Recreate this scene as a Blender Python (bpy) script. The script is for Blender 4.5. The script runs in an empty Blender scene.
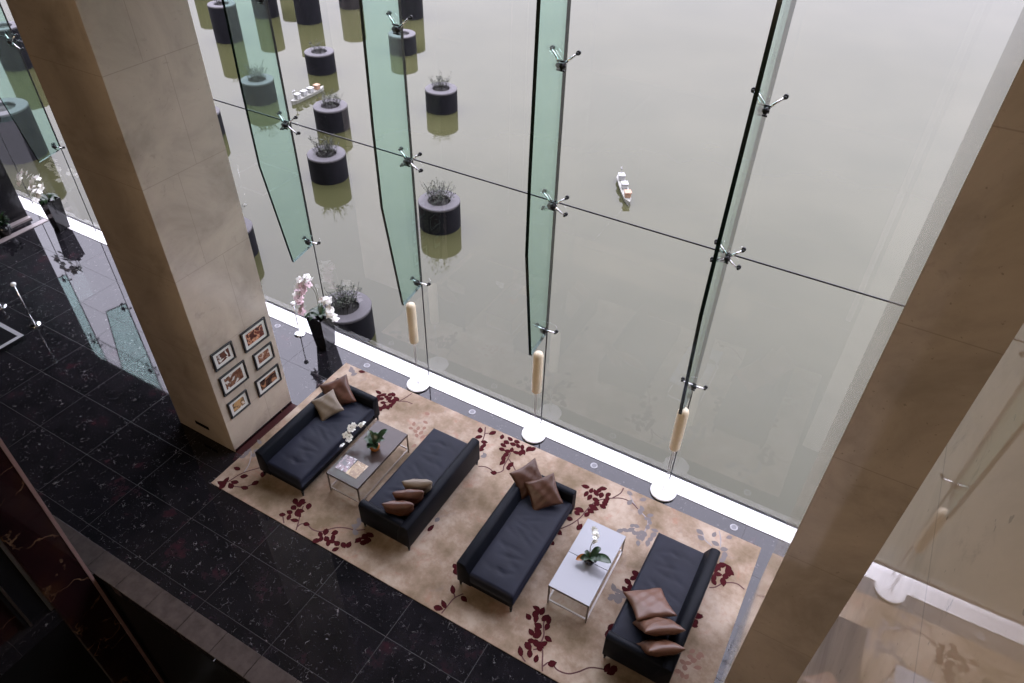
import bpy, bmesh, math, random
from mathutils import Vector, Matrix, Euler
rnd = random.Random(7)
PI = math.pi
scene = bpy.context.scene
COL = scene.collection

# ------------------------------------------------------------------ materials
def mat(name):
    m = bpy.data.materials.new(name); m.use_nodes = True
    nt = m.node_tree; nt.nodes.clear()
    return m, nt
def N(nt, t, **kw):
    n = nt.nodes.new(t)
    for k, v in kw.items():
        if k in n.inputs: n.inputs[k].default_value = v
        else: setattr(n, k, v)
    return n
def pbr(name, color, rough=.5, metal=0., ior=1.5, spec=.5, noise=None, bump=None, coat=0., emit=None):
    """noise=(scale, amount) mottles the value; bump=(scale, strength, distance)"""
    m, nt = mat(name)
    out = N(nt, 'ShaderNodeOutputMaterial'); b = N(nt, 'ShaderNodeBsdfPrincipled')
    nt.links.new(b.outputs[0], out.inputs[0])
    b.inputs['Base Color'].default_value = (*color, 1); b.inputs['Roughness'].default_value = rough
    b.inputs['Metallic'].default_value = metal; b.inputs['IOR'].default_value = ior
    b.inputs['Specular IOR Level'].default_value = spec; b.inputs['Coat Weight'].default_value = coat
    if emit: b.inputs['Emission Color'].default_value = (*emit[0], 1); b.inputs['Emission Strength'].default_value = emit[1]
    tc = N(nt, 'ShaderNodeTexCoord')
    if noise:
        nz = N(nt, 'ShaderNodeTexNoise', Scale=noise[0], Detail=6., Roughness=.65)
        nt.links.new(tc.outputs['Object'], nz.inputs['Vector'])
        r = N(nt, 'ShaderNodeValToRGB')
        a = noise[1]
        r.color_ramp.elements[0].position = .3; r.color_ramp.elements[1].position = .7
        r.color_ramp.elements[0].color = (*[c*(1-a) for c in color], 1)
        r.color_ramp.elements[1].color = (*[min(1, c*(1+a)) for c in color], 1)
        nt.links.new(nz.outputs['Fac'], r.inputs[0]); nt.links.new(r.outputs[0], b.inputs['Base Color'])
    if bump:
        nb = N(nt, 'ShaderNodeTexNoise', Scale=bump[0], Detail=5.)
        nt.links.new(tc.outputs['Object'], nb.inputs['Vector'])
        bp = N(nt, 'ShaderNodeBump', Strength=bump[1], Distance=bump[2])
        nt.links.new(nb.outputs['Fac'], bp.inputs['Height']); nt.links.new(bp.outputs[0], b.inputs['Normal'])
    return m

def ramp(nt, src, stops):
    r = N(nt, 'ShaderNodeValToRGB'); e = r.color_ramp.elements
    e[0].position, e[0].color = stops[0][0], (*stops[0][1], 1)
    e[1].position, e[1].color = stops[-1][0], (*stops[-1][1], 1)
    for p, c in stops[1:-1]:
        x = e.new(p); x.color = (*c, 1)
    nt.links.new(src, r.inputs[0]); return r.outputs[0]
def mth(nt, op, a, b=None, c=None):
    n = N(nt, 'ShaderNodeMath', operation=op)
    for i, v in enumerate((a, b, c)):
        if v is None: continue
        if isinstance(v, (int, float)): n.inputs[i].default_value = v
        else: nt.links.new(v, n.inputs[i])
    return n.outputs[0]
def mixc(nt, f, a, b):
    n = N(nt, 'ShaderNodeMix', data_type='RGBA')
    for k, v in ((0, f), (6, a), (7, b)):
        if isinstance(v, (int, float)): n.inputs[k].default_value = v
        elif isinstance(v, tuple): n.inputs[k].default_value = (*v, 1)
        else: nt.links.new(v, n.inputs[k])
    return n.outputs[2]
def grid_line(nt, coord, pitch, off, width):
    """1 on thin lines every pitch along a coordinate"""
    f = mth(nt, 'FRACT', mth(nt, 'DIVIDE', mth(nt, 'SUBTRACT', coord, off - pitch/2), pitch))
    d = mth(nt, 'ABSOLUTE', mth(nt, 'SUBTRACT', f, .5))
    return mth(nt, 'LESS_THAN', d, width/pitch/2)

def granite_floor():
    m, nt = mat('black_granite')
    out = N(nt, 'ShaderNodeOutputMaterial'); b = N(nt, 'ShaderNodeBsdfPrincipled', Roughness=.03, IOR=1.44)
    nt.links.new(b.outputs[0], out.inputs[0])
    g = N(nt, 'ShaderNodeNewGeometry'); sp = N(nt, 'ShaderNodeSeparateXYZ'); nt.links.new(g.outputs['Position'], sp.inputs[0])
    X, Y = sp.outputs[0], sp.outputs[1]
    # per-tile shift
    ix = mth(nt, 'FLOOR', mth(nt, 'DIVIDE', mth(nt, 'SUBTRACT', X, -.13), 1.24)); iy = mth(nt, 'FLOOR', mth(nt, 'DIVIDE', mth(nt, 'SUBTRACT', Y, -.20), .86))
    cx = N(nt, 'ShaderNodeCombineXYZ'); nt.links.new(ix, cx.inputs[0]); nt.links.new(iy, cx.inputs[1])
    wn = N(nt, 'ShaderNodeTexWhiteNoise', noise_dimensions='3D'); nt.links.new(cx.outputs[0], wn.inputs['Vector'])
    off = N(nt, 'ShaderNodeVectorMath', operation='MULTIPLY_ADD'); off.inputs[1].default_value = (9, 9, 9)
    nt.links.new(wn.outputs['Color'], off.inputs[0]); nt.links.new(g.outputs['Position'], off.inputs[2])
    # short bright flecks: distorted voronoi edges masked by noise
    dn = N(nt, 'ShaderNodeTexNoise', Scale=3.5, Detail=3.); nt.links.new(off.outputs[0], dn.inputs['Vector'])
    dv = N(nt, 'ShaderNodeVectorMath', operation='MULTIPLY_ADD'); dv.inputs[1].default_value = (.5, .5, .5)
    nt.links.new(dn.outputs['Color'], dv.inputs[0]); nt.links.new(off.outputs[0], dv.inputs[2])
    vo = N(nt, 'ShaderNodeTexVoronoi', feature='DISTANCE_TO_EDGE', Scale=8.5); nt.links.new(dv.outputs[0], vo.inputs['Vector'])
    edge = mth(nt, 'LESS_THAN', vo.outputs['Distance'], .03)
    mk = N(nt, 'ShaderNodeTexNoise', Scale=9., Detail=4., Roughness=.7); nt.links.new(off.outputs[0], mk.inputs['Vector'])
    mask = ramp(nt, mk.outputs['Fac'], [(.555, (0,0,0)), (.70, (.85,.85,.85))])
    sp2 = N(nt, 'ShaderNodeTexNoise', Scale=38., Detail=2., Roughness=.6); nt.links.new(off.outputs[0], sp2.inputs['Vector'])
    specks = ramp(nt, sp2.outputs['Fac'], [(.69, (0,0,0)), (.76, (.35,.35,.35))])
    vein = mth(nt, 'ADD', mth(nt, 'MULTIPLY', edge, mask), specks)
    red = N(nt, 'ShaderNodeTexNoise', Scale=2.2, Detail=5., Roughness=.7); nt.links.new(off.outputs[0], red.inputs['Vector'])
    base = ramp(nt, red.outputs['Fac'], [(.35, (.006,.006,.007)), (.6, (.012,.011,.013)), (.72, (.032,.012,.016))])
    c1 = mixc(nt, vein, base, (.19,.18,.18))
    lines = mth(nt, 'MAXIMUM', grid_line(nt, X, 1.24, -.13, .008), grid_line(nt, Y, .86, -.20, .008))
    c2 = mixc(nt, lines, c1, (.017,.0145,.014))
    nt.links.new(c2, b.inputs['Base Color'])
    rr = mth(nt, 'ADD', mth(nt, 'MULTIPLY', lines, .5), .035); nt.links.new(rr, b.inputs['Roughness'])
    return m

def limestone(name, base=(.455,.38,.305), rough=.2, spec=.5, ior=1.5):
    m, nt = mat(name)
    out = N(nt, 'ShaderNodeOutputMaterial'); b = N(nt, 'ShaderNodeBsdfPrincipled', Roughness=rough, IOR=ior)
    b.inputs['Specular IOR Level'].default_value = spec
    nt.links.new(b.outputs[0], out.inputs[0])
    g = N(nt, 'ShaderNodeNewGeometry'); sp = N(nt, 'ShaderNodeSeparateXYZ'); nt.links.new(g.outputs['Position'], sp.inputs[0])
    n1 = N(nt, 'ShaderNodeTexNoise', Scale=1.1, Detail=8., Roughness=.62, Distortion=.6); nt.links.new(g.outputs['Position'], n1.inputs['Vector'])
    lo = tuple(c*.74 for c in base); hi = tuple(min(1, c*1.16) for c in base)
    c = ramp(nt, n1.outputs['Fac'], [(.32, lo), (.5, base), (.7, hi)])
    n2 = N(nt, 'ShaderNodeTexNoise', Scale=5., Detail=6., Roughness=.7, Distortion=1.2); nt.links.new(g.outputs['Position'], n2.inputs['Vector'])
    f2 = ramp(nt, n2.outputs['Fac'], [(.60, (0,0,0)), (.72, (.45,.45,.45))])
    c = mixc(nt, f2, c, tuple(k*.62 for k in base))
    n3 = N(nt, 'ShaderNodeTexNoise', Scale=30., Detail=2.); nt.links.new(g.outputs['Position'], n3.inputs['Vector'])
    f3 = ramp(nt, n3.outputs['Fac'], [(.72, (0,0,0)), (.76, (.6,.6,.6))])
    c = mixc(nt, f3, c, tuple(k*.45 for k in base))
    row = mth(nt, 'FLOOR', mth(nt, 'DIVIDE', mth(nt, 'SUBTRACT', sp.outputs[2], .70), 1.4))
    par = mth(nt, 'MULTIPLY', mth(nt, 'MODULO', mth(nt, 'ADD', row, 20.), 2.), .3)
    jz = grid_line(nt, sp.outputs[2], 1.4, .70, .009)
    jy = grid_line(nt, mth(nt, 'SUBTRACT', sp.outputs[1], par), 2.7, -2.67, .008)
    j = mth(nt, 'MULTIPLY', mth(nt, 'MAXIMUM', jz, jy), .35)
    c = mixc(nt, j, c, tuple(k*.35 for k in base))
    nt.links.new(c, b.inputs['Base Color'])
    return m

def maroon_marble():
    m, nt = mat('dark_maroon_marble')
    out = N(nt, 'ShaderNodeOutputMaterial'); b = N(nt, 'ShaderNodeBsdfPrincipled', Roughness=.06, IOR=1.5)
    nt.links.new(b.outputs[0], out.inputs[0])
    g = N(nt, 'ShaderNodeNewGeometry')
    dn = N(nt, 'ShaderNodeTexNoise', Scale=1.6, Detail=5.); nt.links.new(g.outputs['Position'], dn.inputs['Vector'])
    dv = N(nt, 'ShaderNodeVectorMath', operation='MULTIPLY_ADD'); dv.inputs[1].default_value = (1.2,1.2,1.2)
    nt.links.new(dn.outputs['Color'], dv.inputs[0]); nt.links.new(g.outputs['Position'], dv.inputs[2])
    vo = N(nt, 'ShaderNodeTexVoronoi', feature='DISTANCE_TO_EDGE', Scale=1.5); nt.links.new(dv.outputs[0], vo.inputs['Vector'])
    e = ramp(nt, vo.outputs['Distance'], [(0, (1,1,1)), (.028, (0,0,0))])
    mk = N(nt, 'ShaderNodeTexNoise', Scale=2.5, Detail=3.); nt.links.new(g.outputs['Position'], mk.inputs['Vector'])
    f = mth(nt, 'MULTIPLY', e, ramp(nt, mk.outputs['Fac'], [(.45, (0,0,0)), (.62, (1,1,1))]))
    base = ramp(nt, dn.outputs['Fac'], [(.3, (.006,.003,.004)), (.55, (.014,.005,.006)), (.7, (.028,.011,.006))])
    nt.links.new(mixc(nt, f, base, (.13,.08,.045)), b.inputs['Base Color'])
    return m

def glass(name, tint, ior=1.5, spec=1.):
    """see-through pane: tinted transmission plus a mirror coat that follows Fresnel"""
    m, nt = mat(name)
    out = N(nt, 'ShaderNodeOutputMaterial')
    t = N(nt, 'ShaderNodeBsdfTransparent'); t.inputs[0].default_value = (*tint, 1)
    gl = N(nt, 'ShaderNodeBsdfGlossy'); gl.inputs['Roughness'].default_value = 0.; gl.inputs[0].default_value = (spec, spec, spec, 1)
    fr = N(nt, 'ShaderNodeFresnel', IOR=ior); mx = N(nt, 'ShaderNodeMixShader')
    # the same air-to-glass reflection from either side of the sheet
    gm = N(nt, 'ShaderNodeNewGeometry')
    nt.links.new(mth(nt, 'MULTIPLY_ADD', gm.outputs['Backfacing'], 1/ior-ior, ior), fr.inputs['IOR'])
    nt.links.new(fr.outputs[0], mx.inputs[0]); nt.links.new(t.outputs[0], mx.inputs[1]); nt.links.new(gl.outputs[0], mx.inputs[2])
    nt.links.new(mx.outputs[0], out.inputs[0]); return m

def lake():
    m, nt = mat('lake_water')
    out = N(nt, 'ShaderNodeOutputMaterial'); b = N(nt, 'ShaderNodeBsdfPrincipled', Roughness=.02, IOR=1.33)
    nt.links.new(b.outputs[0], out.inputs[0])
    g = N(nt, 'ShaderNodeNewGeometry')
    n = N(nt, 'ShaderNodeTexNoise', Scale=.35, Detail=4.); nt.links.new(g.outputs['Position'], n.inputs['Vector'])
    nt.links.new(ramp(nt, n.outputs['Fac'], [(.35, (.035,.036,.015)), (.65, (.042,.042,.019))]), b.inputs['Base Color'])
    n2 = N(nt, 'ShaderNodeTexNoise', Scale=6., Detail=3.); nt.links.new(g.outputs['Position'], n2.inputs['Vector'])
    bp = N(nt, 'ShaderNodeBump', Strength=.05, Distance=.01); nt.links.new(n2.outputs['Fac'], bp.inputs['Height']); nt.links.new(bp.outputs[0], b.inputs['Normal'])
    return m

def rug_ground():
    m, nt = mat('beige_rug_pile')
    out = N(nt, 'ShaderNodeOutputMaterial'); b = N(nt, 'ShaderNodeBsdfPrincipled', Roughness=.95)
    b.inputs['Specular IOR Level'].default_value = .1
    nt.links.new(b.outputs[0], out.inputs[0])
    g = N(nt, 'ShaderNodeNewGeometry')
    n = N(nt, 'ShaderNodeTexNoise', Scale=1.3, Detail=9., Roughness=.68); nt.links.new(g.outputs['Position'], n.inputs['Vector'])
    c = ramp(nt, n.outputs['Fac'], [(.36, (.175,.13,.082)), (.5, (.285,.215,.155)), (.62, (.41,.335,.26))])
    n2 = N(nt, 'ShaderNodeTexNoise', Scale=2.6, Detail=7., Roughness=.72, Distortion=.5); nt.links.new(g.outputs['Position'], n2.inputs['Vector'])
    c = mixc(nt, ramp(nt, n2.outputs['Fac'], [(.56, (0,0,0)), (.68, (.6,.6,.6))]), c, (.31,.16,.11))
    n3 = N(nt, 'ShaderNodeTexNoise', Scale=3.1, Detail=7., Roughness=.7, Distortion=.8)
    mp = N(nt, 'ShaderNodeMapping'); mp.inputs['Location'].default_value = (13, 5, 2); nt.links.new(g.outputs['Position'], mp.inputs[0]); nt.links.new(mp.outputs[0], n3.inputs['Vector'])
    c = mixc(nt, ramp(nt, n3.outputs['Fac'], [(.60, (0,0,0)), (.72, (.45,.45,.45))]), c, (.22,.19,.18))
    nt.links.new(c, b.inputs['Base Color'])
    nb = N(nt, 'ShaderNodeTexNoise', Scale=160.); nt.links.new(g.outputs['Position'], nb.inputs['Vector'])
    bp = N(nt, 'ShaderNodeBump', Strength=.3, Distance=.004); nt.links.new(nb.outputs['Fac'], bp.inputs['Height']); nt.links.new(bp.outputs[0], b.inputs['Normal'])
    return m

def picture_mat(name, dark, light, accent, scale, seed):
    m, nt = mat(name)
    out = N(nt, 'ShaderNodeOutputMaterial'); b = N(nt, 'ShaderNodeBsdfPrincipled', Roughness=.25)
    nt.links.new(b.outputs[0], out.inputs[0])
    tc = N(nt, 'ShaderNodeTexCoord'); mp = N(nt, 'ShaderNodeMapping'); mp.inputs['Location'].default_value = (seed, seed*.7, seed*1.3)
    nt.links.new(tc.outputs['Object'], mp.inputs[0])
    n = N(nt, 'ShaderNodeTexNoise', Scale=scale, Detail=3., Distortion=1.); nt.links.new(mp.outputs[0], n.inputs['Vector'])
    nt.links.new(ramp(nt, n.outputs['Fac'], [(.38, dark), (.47, accent), (.52, dark), (.6, light)]), b.inputs['Base Color'])
    return m

M = {}
M['granite'] = granite_floor()
M['stone'] = limestone('beige_limestone')
M['stone_polished'] = limestone('polished_limestone', rough=.085)
M['stone_wall'] = limestone('beige_limestone_wall', (.74,.64,.57), .02, ior=1.20)
M['maroon'] = maroon_marble()
M['glass'] = glass('curtain_glass', (.955,.955,.95))
M['fin'] = glass('green_fin_glass', (.79,.935,.885), 1.5)
M['finedge'] = pbr('dark_glass_edge', (.008,.018,.016), .12)
M['silicone'] = pbr('black_silicone', (.015,.015,.016), .5)
M['lake'] = lake()
M['rug'] = rug_ground()
M['burgundy'] = pbr('burgundy_pile', (.045,.006,.008), .95, spec=.1)
M['greypile'] = pbr('grey_pile', (.165,.148,.145), .95, spec=.1)
M['rustpile'] = pbr('faded_rust_pile', (.25,.145,.11), .95, spec=.1)
M['stem'] = pbr('dark_stem_pile', (.10,.05,.05), .95, spec=.1)
M['gstem'] = pbr('grey_stem_pile', (.28,.26,.26), .95, spec=.1)
M['rugedge'] = pbr('rug_binding', (.50,.40,.28), .9, spec=.1)
M['sill'] = pbr('white_sill_stone', (.80,.80,.79), .25)
M['leather'] = pbr('navy_black_leather', (.005,.006,.009), .5, spec=.09, noise=(3, .25), bump=(60, .12, .002))
M['seatleather'] = pbr('navy_seat_leather', (.010,.0115,.020), .5, spec=.13, noise=(2.5, .2), bump=(45, .12, .002))
M['blackmetal'] = pbr('black_metal', (.02,.02,.02), .35, .6)
M['steel'] = pbr('brushed_steel', (.40,.39,.38), .4, 1.)
M['bronze'] = pbr('bronze_steel', (.30,.26,.22), .35, 1.)
M['chrome'] = pbr('chrome', (.82,.82,.82), .12, 1.)
M['taupe'] = pbr('taupe_lacquer', (.05,.036,.031), .2, spec=.3, noise=(2, .1))
M['whitetop'] = pbr('white_lacquer', (.30,.31,.335), .10, spec=.3)
M['brown_c'] = pbr('brown_silk', (.075,.032,.018), .45, bump=(14, .15, .006))
M['tan_c'] = pbr('tan_brown_silk', (.105,.047,.026), .42, bump=(14, .15, .006))
M['rust_c'] = pbr('rust_silk', (.070,.027,.014), .42, noise=(5, .35), bump=(9, .5, .012))
M['beige_c'] = pbr('beige_silk', (.16,.125,.088), .5, bump=(14, .15, .006))
M['whitepaint'] = pbr('white_enamel', (.82,.82,.81), .3)
M['alabaster'] = pbr('cream_alabaster', (.70,.61,.43), .35, noise=(6, .1))
M['frame'] = pbr('black_frame', (.008,.008,.009), .3)
M['mount'] = pbr('white_mount', (.62,.60,.55), .7)
M['blackpot'] = pbr('glossy_black_pot', (.012,.012,.013), .12)
M['leaf'] = pbr('dark_green_leaf', (.018,.040,.016), .3, noise=(12, .3))
M['leaf2'] = pbr('mid_green_leaf', (.05,.10,.035), .35, noise=(12, .3))
M['petal'] = pbr('white_petal', (.80,.80,.74), .5)
M['pink'] = pbr('pink_petal', (.74,.56,.59), .5)
M['ostem'] = pbr('orchid_stem', (.10,.09,.04), .5)
M['amber'] = pbr('amber_glazed_pot', (.25,.09,.02), .15, noise=(6, .4))
M['concrete'] = pbr('planter_rim', (.062,.058,.060), .7, noise=(3, .15))
M['darkconc'] = pbr('planter_wall', (.007,.007,.009), .65, spec=.13, noise=(3, .35))
M['soil'] = pbr('dark_soil', (.012,.011,.009), .95)
M['twig'] = pbr('grey_twig', (.022,.020,.016), .8)
M['twig2'] = pbr('olive_foliage', (.025,.03,.016), .8)
M['kerb'] = pbr('grey_brown_stone', (.06,.049,.044), .22, noise=(5, .3))
M['black'] = pbr('black_lacquer', (.006,.006,.007), .25)
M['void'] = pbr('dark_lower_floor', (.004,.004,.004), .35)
M['darkwall'] = pbr('dark_panel', (.030,.022,.018), .6)
M['warmwall'] = pbr('warm_plaster', (.34,.24,.16), .8)
M['ceiling'] = pbr('ceiling_paint', (.20,.17,.14), .9)
M['hull'] = pbr('pale_hull', (.22,.22,.19), .5)
M['cabin'] = pbr('white_cabin', (.30,.30,.29), .5)
M['orange'] = pbr('cream_orange_paint', (.28,.17,.11), .5)
M['brass'] = pbr('dull_brass', (.45,.33,.13), .35, 1.)
M['palerail'] = pbr('pale_rail_paint', (.52,.50,.49), .4)
M['beigerail'] = pbr('beige_rail_paint', (.30,.25,.21), .4)
M['ringwhite'] = pbr('pale_ring', (.30,.30,.31), .4)
M['palestone'] = pbr('pale_pink_stone', (.30,.26,.25), .4)
M['border'] = pbr('maroon_border_stone', (.045,.014,.014), .5, spec=.1)
M['lens'] = pbr('frosted_lens', (.10,.10,.11), .3)
M['paper'] = pbr('magazine_paper', (.62,.60,.58), .4)
M['cover1'] = picture_mat('magazine_cover_white', (.10,.08,.09), (.70,.66,.68), (.35,.22,.25), 9, 3)
M['cover2'] = picture_mat('magazine_cover_tan', (.22,.13,.07), (.50,.38,.24), (.36,.24,.12), 9, 8)

# ------------------------------------------------------------------ geometry helpers
def link(name, bm, m, parent=None, smooth=False, mats=None):
    me = bpy.data.meshes.new(name); bm.normal_update(); bm.to_mesh(me); bm.free()
    for x in (mats or [m]): me.materials.append(x if not isinstance(x, str) else M[x])
    if smooth:
        me.polygons.foreach_set('use_smooth', [True]*len(me.polygons))
    o = bpy.data.objects.new(name, me); COL.objects.link(o)
    if parent is not None: o.parent = parent
    return o
def new(): return bmesh.new()
def box(bm, x0, x1, y0, y1, z0, z1, mi=0, mtx=None, bevel=0., seg=2):
    r = bmesh.ops.create_cube(bm, size=1.)
    vs = r['verts']
    for v in vs:
        v.co = Vector(((x0+x1)/2 + v.co.x*(x1-x0), (y0+y1)/2 + v.co.y*(y1-y0), (z0+z1)/2 + v.co.z*(z1-z0)))
    if bevel > 0:
        es = list({e for v in vs for e in v.link_edges})
        rb = bmesh.ops.bevel(bm, geom=es, offset=bevel, segments=seg, profile=.5, affect='EDGES')
        vs = list({v for f in rb['faces'] for v in f.verts} | {v for v in vs if v.is_valid})
    fs = {f for v in vs for f in v.link_faces}
    for f in fs: f.material_index = mi
    if mtx is not None:
        for v in vs: v.co = mtx @ v.co
    return vs
def tube(bm, pts, r, n=8, mi=0, r2=None, caps=True):
    """swept round tube along points; radius may taper from r to r2"""
    pts = [Vector(p) for p in pts]; rings = []
    up = Vector((0, 0, 1))
    for i, p in enumerate(pts):
        d = (pts[min(i+1, len(pts)-1)] - pts[max(i-1, 0)]).normalized()
        a = d.cross(up if abs(d.z) < .95 else Vector((1, 0, 0))).normalized(); b = d.cross(a)
        rr = r if r2 is None else r + (r2-r)*i/(len(pts)-1)
        rings.append([bm.verts.new(p + rr*(math.cos(2*PI*k/n)*a + math.sin(2*PI*k/n)*b)) for k in range(n)])
    fs = []
    for A, B in zip(rings, rings[1:]):
        for k in range(n): fs.append(bm.faces.new((A[k], A[(k+1) % n], B[(k+1) % n], B[k])))
    if caps and n > 2: fs.append(bm.faces.new(rings[0][::-1])); fs.append(bm.faces.new(rings[-1]))
    for f in fs: f.material_index = mi
def lathe(bm, prof, n=32, c=(0, 0, 0), mi=0, cap0=True, cap1=True):
    rings = [[bm.verts.new((c[0]+r*math.cos(2*PI*k/n), c[1]+r*math.sin(2*PI*k/n), c[2]+z)) for k in range(n)] for r, z in prof]
    fs = []
    for A, B in zip(rings, rings[1:]):
        for k in range(n): fs.append(bm.faces.new((A[k], A[(k+1) % n], B[(k+1) % n], B[k])))
    if cap0: fs.append(bm.faces.new(rings[0][::-1]))
    if cap1: fs.append(bm.faces.new(rings[-1]))
    for f in fs: f.material_index = mi
def empty(name, loc=(0, 0, 0), rz=0.):
    o = bpy.data.objects.new(name, None); COL.objects.link(o)
    o.location = loc; o.rotation_euler = (0, 0, rz); o.empty_display_size = .1
    return o
def tag(o, label, cat, group=None):
    o['label'] = label; o['category'] = cat
    if group: o['group'] = group
    return o
def struct(o, label=None, cat=None):
    o['kind'] = 'structure'
    if label: o['label'] = label
    if cat: o['category'] = cat
    return o
def copy_tree(o, parent=None):
    c = o.copy(); COL.objects.link(c)
    if parent is not None: c.parent = parent
    for ch in list(o.children): copy_tree(ch, c)
    return c

# rug pattern, metres on the floor
RED = [(0.992,-3.454),(1.213,-3.509),(1.022,-3.708),(1.166,-3.674),(1.17,-3.757),(0.986,-3.798),(1.384,-3.674),(1.462,-3.522),(1.06,-3.822),(1.444,-3.326),(1.036,-3.768),(0.848,-2.44),(2.268,-3.75),(2.267,-3.463),(2.347,-3.407),(2.327,-3.564),(2.358,-3.473),(2.508,-3.428),(2.326,-3.659),(2.384,-3.729),(2.495,-3.734),(2.426,-3.591),(2.461,-3.556),(2.469,-3.623),(2.706,-3.693),(2.561,-3.882),(2.335,-3.898),(2.377,-3.433),(3.05,-3.653),(3.013,-3.729),(3.035,-3.836),(3.136,-3.737),(3.174,-3.593),(3.213,-3.678),(3.324,-3.719),(3.431,-3.695),(3.234,-3.732),(3.178,-3.844),(3.313,-3.869),(3.374,-3.807),(3.309,-3.923),(3.068,-3.777),(3.491,-3.647),(3.038,-3.874),(3.37,-3.861),(3.207,-3.775),(3.566,-3.515),(3.611,-3.408),(3.663,-3.505),(3.653,-3.351),(3.67,-3.435),(3.97,-0.695),(4.03,-0.843),(4.176,-0.891),(4.209,-0.967),(4.217,-1.065),(4.189,-0.642),(4.377,-0.631),(4.518,-0.603),(4.506,-0.703),(4.494,-0.786),(4.521,-0.877),(4.617,-0.683),(4.655,-0.598),(4.712,-0.668),(4.665,-0.798),(4.617,-0.865),(4.633,-0.951),(4.635,-1.028),(4.668,-1.122),(4.795,-0.664),(4.904,-0.644),(4.761,-0.815),(4.831,-0.789),(4.857,-0.744),(4.813,-1.086),(4.81,-1.168),(4.653,-1.381),(4.962,-0.61),(4.204,-1.016),(6.076,-0.861),(6.15,-0.991),(6.193,-0.887),(6.226,-1.024),(6.275,-0.886),(6.369,-0.892),(6.342,-0.751),(6.301,-0.823),(6.333,-1.013),(6.459,-0.824),(6.479,-0.951),(6.476,-1.075),(6.379,-1.072),(6.38,-1.177),(6.356,-1.252),(6.331,-1.335),(6.166,-1.319),(6.187,-1.397),(6.127,-1.551),(6.33,-1.605),(6.345,-1.153),(6.482,-1.011),(6.476,-0.891),(6.211,-1.323),(8.433,-1.13),(8.384,-1.197),(8.525,-1.126),(8.539,-1.205),(8.427,-1.309),(8.53,-1.285),(8.39,-1.392),(8.406,-1.456),(8.529,-1.396),(8.573,-1.186),(8.832,-1.362),(8.392,-2.08),(8.372,-1.241),(1.273,-0.584),(1.334,-0.561),(1.878,-0.861),(1.948,-0.951),(1.991,-0.876),(2.145,-0.767),(2.097,-0.796),(2.145,-0.882),(2.261,-0.829),(2.119,-1.027),(2.28,-0.979),(2.263,-1.085),(2.161,-1.178),(2.187,-1.083),(2.085,-0.885),(2.026,-0.97),(1.992,-1.023),(2.196,-0.933),(2.264,-0.909),(2.17,-1.283),(2.187,-1.131),(2.28,-1.027),(7.39,-1.912),(7.382,-1.995),(7.339,-2.093),(7.4,-2.173),(7.383,-2.232),(7.355,-2.232),(8.388,-2.083),(8.375,-2.198),(8.377,-2.242),(7.401,-2.844),(7.4,-2.963),(7.65,-3.41),(7.585,-3.38),(7.666,-3.359),(6.388,-3.119),(6.481,-3.116),(6.421,-3.19),(6.354,-3.286),(6.46,-3.262),(6.564,-3.183),(6.621,-3.193),(6.646,-3.286),(6.531,-3.333),(6.495,-3.461),(6.586,-3.457),(6.74,-3.429),(6.559,-3.566),(6.629,-3.566),(6.554,-3.653),(6.691,-3.554),(6.712,-3.529),(6.618,-3.727),(6.726,-3.746),(6.94,-3.697),(6.496,-3.763),(6.561,-3.9),(6.779,-3.887),(6.566,-3.407),(6.693,-3.593),(5.23,-3.472),(5.244,-3.722),(5.213,-3.809),(5.214,-3.886),(5.059,-3.15),(5.118,-3.217),(5.448,-3.514),(3.562,-3.518),(3.609,-3.407),(3.679,-3.47),(4.377,-2.784),(6.102,-1.858),(6.083,-2.071)]
GREY = [(0.887,-3.147),(0.887,-3.229),(0.987,-3.014),(0.859,-2.749),(0.882,-3.076),(1.015,-3.108),(0.851,-2.637),(0.88,-3.04),(0.888,-2.846),(0.848,-2.908),(3.375,-3.352),(3.427,-3.431),(3.351,-3.227),(3.388,-3.289),(4.324,-1.169),(4.323,-1.125),(6.752,-0.619),(6.978,-0.625),(7.033,-0.791),(7.03,-0.868),(7.193,-0.846),(7.18,-0.928),(7.231,-0.971),(7.025,-1.165),(7.085,-1.144),(7.036,-1.245),(7.091,-1.269),(7.155,-1.26),(7.2,-1.205),(7.236,-1.069),(6.968,-1.299),(6.898,-1.349),(7.35,-1.074),(7.363,-1.165),(7.354,-1.255),(7.344,-1.344),(7.219,-1.418),(7.237,-1.296),(6.819,-0.78),(7.2,-1.318),(7.25,-1.218),(8.006,-0.837),(7.966,-0.746),(8.168,-0.676),(8.38,-0.611),(8.229,-0.821),(8.378,-0.853),(8.415,-0.948),(8.41,-1.042),(8.416,-0.999),(1.05,-0.619),(1.191,-0.71),(1.071,-0.677),(1.135,-0.674),(7.193,-2.278),(7.271,-2.297),(7.239,-2.413),(7.305,-2.438),(7.349,-2.412),(7.371,-2.335),(7.228,-2.452),(7.299,-2.361),(7.344,-2.303),(3.36,-3.343),(3.444,-3.421),(3.366,-3.252),(4.374,-2.613)]
RUST = [(8.476,-2.607),(8.573,-2.635),(8.48,-2.69),(8.487,-2.783),(8.537,-2.712),(8.597,-2.593),(8.421,-2.808),(8.466,-2.864),(8.467,-2.972),(8.61,-2.78),(8.4,-2.957),(8.526,-2.965),(2.894,-1.165),(3.02,-1.21),(3.123,-1.268),(3.097,-1.362),(3.05,-1.031),(3.108,-1.158),(2.911,-1.276),(3.27,-1.258),(3.203,-1.337),(3.016,-1.292),(2.95,-0.844),(3.19,-1.576)]
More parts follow.
